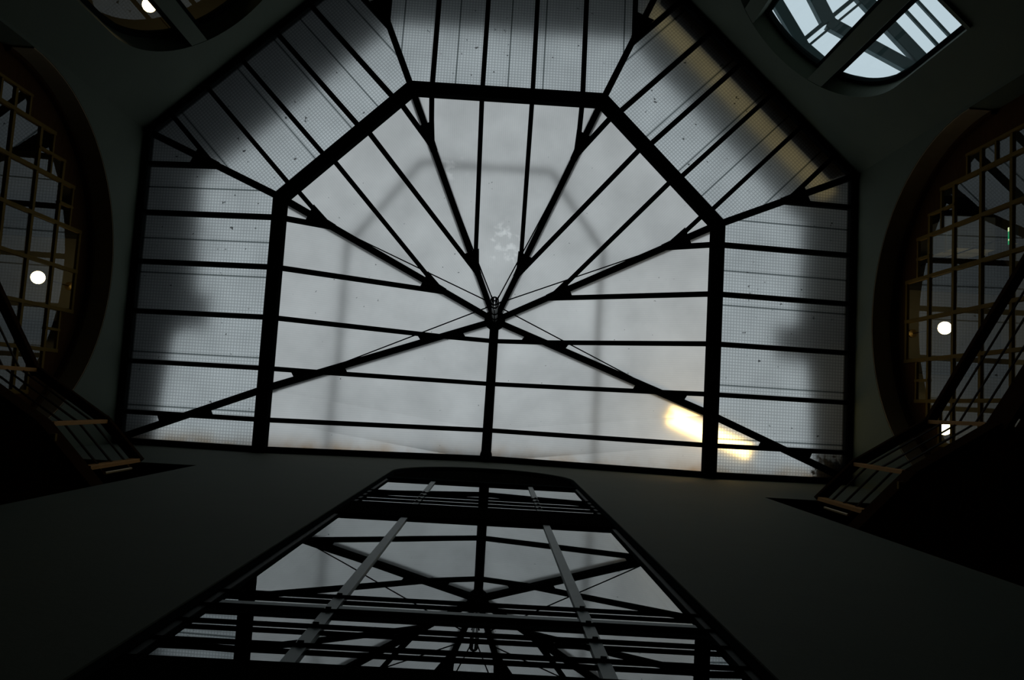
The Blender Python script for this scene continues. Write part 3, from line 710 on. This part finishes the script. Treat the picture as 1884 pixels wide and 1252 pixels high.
# ------------------------------------------------------------------ stair landings with balustrades, left and right
def stair(sx):
    side = 'right' if sx > 0 else 'left'
    ZD, ZRL = 6.55, 7.5
    P = [(3.245, 2.045), (3.58, 1.70), (4.29, 1.255)]; d = Vector((.225, -.975)); sl = .61; L = 1.75; SWD = .24
    F = (P[2][0] + d.x * L, P[2][1] + d.y * L)
    ld = empty('stair_landing', (sx * 4.2, 2.0, ZD - .2), label='dark brown stair landing seen from below in the lower %s corner' % side, cat='landing')
    fp = [(3.245, 2.06), (3.58, 1.715), (4.29, 1.27), (4.98, 1.27), (4.98, 4.15), (3.02, 4.15), (3.02, 2.30)]
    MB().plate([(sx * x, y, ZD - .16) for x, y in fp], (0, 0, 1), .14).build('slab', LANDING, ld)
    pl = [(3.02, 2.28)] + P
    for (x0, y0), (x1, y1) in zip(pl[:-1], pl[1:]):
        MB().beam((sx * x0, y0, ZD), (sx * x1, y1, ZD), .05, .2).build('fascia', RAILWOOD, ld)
    MB().box((min(sx * 3.42, sx * 3.46), 1.77, ZD - .19), (max(sx * 3.42, sx * 3.46), 1.87, ZD - .16)).build('bracket', TIMBER, ld)
    fl_ = empty('stair_flight', (sx * 4.7, 0, ZD - 2.2), label='dark stair flight going down from the landing along the %s wall' % side, cat='stairs')
    def pos(l, off, z): n = Vector((-d.y, d.x)); n = n if n.x > 0 else -n; q = Vector(P[2]) + d * l + n * off; return (sx * q.x, q.y, z - sl * l)
    for off, w in ((0, .05), (SWD, .05)):
        MB().beam(pos(0, off, ZD + .02), pos(L, off, ZD + .02), w, .26).build('stringer', RAILWOOD, fl_)
    for i in range(6):
        l = .08 + i * .28
        p0, p1 = pos(l, .01, 0), pos(l, SWD - .01, 0); zz = ZD - .1 - sl * (l + .14)
        q0, q1 = pos(l + .27, .01, 0), pos(l + .27, SWD - .01, 0)
        MB().plate([(p0[0], p0[1], zz), (p1[0], p1[1], zz), (q1[0], q1[1], zz), (q0[0], q0[1], zz)], (0, 0, 1), .04).build('tread', RAILWOOD, fl_)
    bl = empty('balustrade', (sx * 3.9, 1.6, ZD), label='timber balustrade with dark handrail and thin bars around the %s stair landing' % side, cat='balustrade', group='balustrades on the stair landings')
    top = [(sx * x, y, ZRL) for x, y in P] + [pos(L, 0, ZRL)]
    for p0, p1 in zip(top[:-1], top[1:]):
        v = (Vector(p1) - Vector(p0)).normalized() * .03
        MB().beam(Vector(p0) - v, Vector(p1) + v, .085, .06).build('handrail', RAILWOOD, bl)
    posts = [(sx * x, y, ZD) for x, y in P] + [pos(1.68, 0, ZD)]
    for x, y, z in posts:
        po = MB().beam((x, y + .02, z), (x + .0001, y + .02, z + .9), .075, .035, up=(0, 1, 0)).build('post', POSTWOOD, bl)
    for hz in (.20, .44, .68):
        line = [(sx * x, y, ZD + hz) for x, y in P] + [pos(L, 0, ZD + hz)]
        MB().tube(line, .011, 6).build('bar', RAILBAR, bl)
    x, y = P[0]; q = Vector((x, y)) + (Vector(P[0]) - Vector(P[1])).normalized() * .085
    MB().tube([(sx * x, y, ZD + .68), (sx * q.x, q.y, ZD + .68), (sx * q.x, q.y, ZD + .20), (sx * x, y, ZD + .20)], .012, 6).build('wall_loop', BRASS, bl)
stair(-1); stair(1)

# ------------------------------------------------------------------ globe lamps behind the windows
def globe_lamp(loc, zc, label):
    g = empty('globe_lamp', loc, label=label, cat='lamp', group='glowing globe lamps')
    n_ = 10; prof_ = [(.085 * math.sin(math.pi * i / n_), -.085 * math.cos(math.pi * i / n_)) for i in range(n_ + 1)]
    MB().lathe(prof_, loc, 18).build('globe', BULB, g, smooth=True)
    MB().lathe([(.0, .11), (.045, .11), (.045, .075), (.03, .06)], loc, 14).build('holder', BRASS, g)
    MB().tube([Vector(loc) + Vector((0, 0, .1)), (loc[0], loc[1], zc)], .008, 6).build('stem', BRASS, g)
    MB().lathe([(0, 0), (.06, 0), (.06, -.03), (0, -.04)], (loc[0], loc[1], zc), 14).build('ceiling_rose', BRASS, g)
    return g
G0 = globe_lamp((-6.0, .021, 10.23), 11.0, 'glowing globe lamp behind the left timber grid window')
for loc, zc, lab in (((6.0, -.027, 10.18), 11.0, 'glowing globe lamp in the middle of the right timber grid window, above the railing'),
                     ((6.0, 1.306, 10.157), 11.0, 'glowing globe lamp behind the right railing posts, lowest of the lamps'),
                     ((-4.72, -3.58, 9.83), 10.9, 'glowing globe lamp half hidden by the pier of the upper left window')):
    g = copy_tree(G0); g.location = loc; g['label'] = lab
    for chd in g.children:
        if chd.name.startswith('stem'): chd.scale = (1, 1, (zc - loc[2]) / .77)
        if chd.name.startswith('ceiling_rose'): chd.location.z += (zc - loc[2]) - .77

# exit sign in the right gallery
n_before = set(bpy.data.objects)
EX = empty('exit_sign', (6.0, -.987, 8.75), label='lit green exit sign with arrow and running figure behind the right window', cat='sign')
xs = 5.99
MB().box((xs, -1.16, 8.74), (xs + .05, -.81, 8.93)).build('sign_box', WHITE, EX)
def face_quad(name, y0, y1, z0, z1, m, x): mb = MB(); mb.hull([(x, y0, z0), (x, y1, z0), (x, y1, z1), (x, y0, z1)], [(0, 1, 2, 3)]); mb.build(name, m, EX)
face_quad('green_field', -1.155, -.815, 8.745, 8.925, SIGNG, xs - .002)
face_quad('white_field', -1.155, -1.075, 8.745, 8.925, SIGNW, xs - .003)
mb = MB(); x = xs - .004
mb.hull([(x, -1.055, 8.81), (x, -1.02, 8.79), (x, -1.02, 8.80), (x, -.97, 8.80), (x, -.97, 8.82), (x, -1.02, 8.82), (x, -1.02, 8.86), ], [(0, 1, 2, 3, 4, 5, 6)])
mb.build('arrow', SIGNW, EX)
mb = MB()                                                          # running figure
mb.hull([(x, -.905 + .02 * math.cos(i * math.pi / 5), 8.89 + .02 * math.sin(i * math.pi / 5)) for i in range(10)], [tuple(range(10))])
for seg in (((-.905, 8.868), (-.89, 8.815), .018), ((-.905, 8.86), (-.945, 8.835), .009), ((-.9, 8.862), (-.862, 8.84), .009), ((-.892, 8.818), (-.93, 8.79), .011), ((-.93, 8.79), (-.93, 8.762), .010), ((-.888, 8.818), (-.865, 8.785), .011), ((-.865, 8.785), (-.83, 8.775), .010)):
    (y0, z0_), (y1, z1_), w_ = seg; t = Vector((-(z1_ - z0_), y1 - y0)).normalized() * w_ 
    mb.hull([(x, y0 + t.x, z0_ + t.y), (x, y1 + t.x, z1_ + t.y), (x, y1 - t.x, z1_ - t.y), (x, y0 - t.x, z0_ - t.y)], [(0, 1, 2, 3)])
mb.build('running_figure', SIGNW, EX)
for o_ in set(bpy.data.objects) - n_before:                          # brought to its real size, 21 cm long
    if o_.type == 'MESH':
        for v in o_.data.vertices:
            v.co.y = (v.co.y + 0.0) * .60; v.co.z = (v.co.z - .085) * .60 + .085
MB().tube([(xs + .025, -.987, 8.88), (xs + .025, -.987, 11.0)], .008, 6).build('hanger', STEEL, EX)
# pale duct under the right gallery ceiling
DU = empty('air_duct', (6.4, -1.2, 10.3), label='pale boxed air duct under the ceiling behind the right window', cat='duct')
MB().box((6.2, -1.6, 10.3), (6.75, -1.15, 11.0)).build('casing', WHITE, DU); MB().box((6.17, -1.63, 10.5), (6.78, -1.12, 10.53)).build('flange', WHITE, DU)
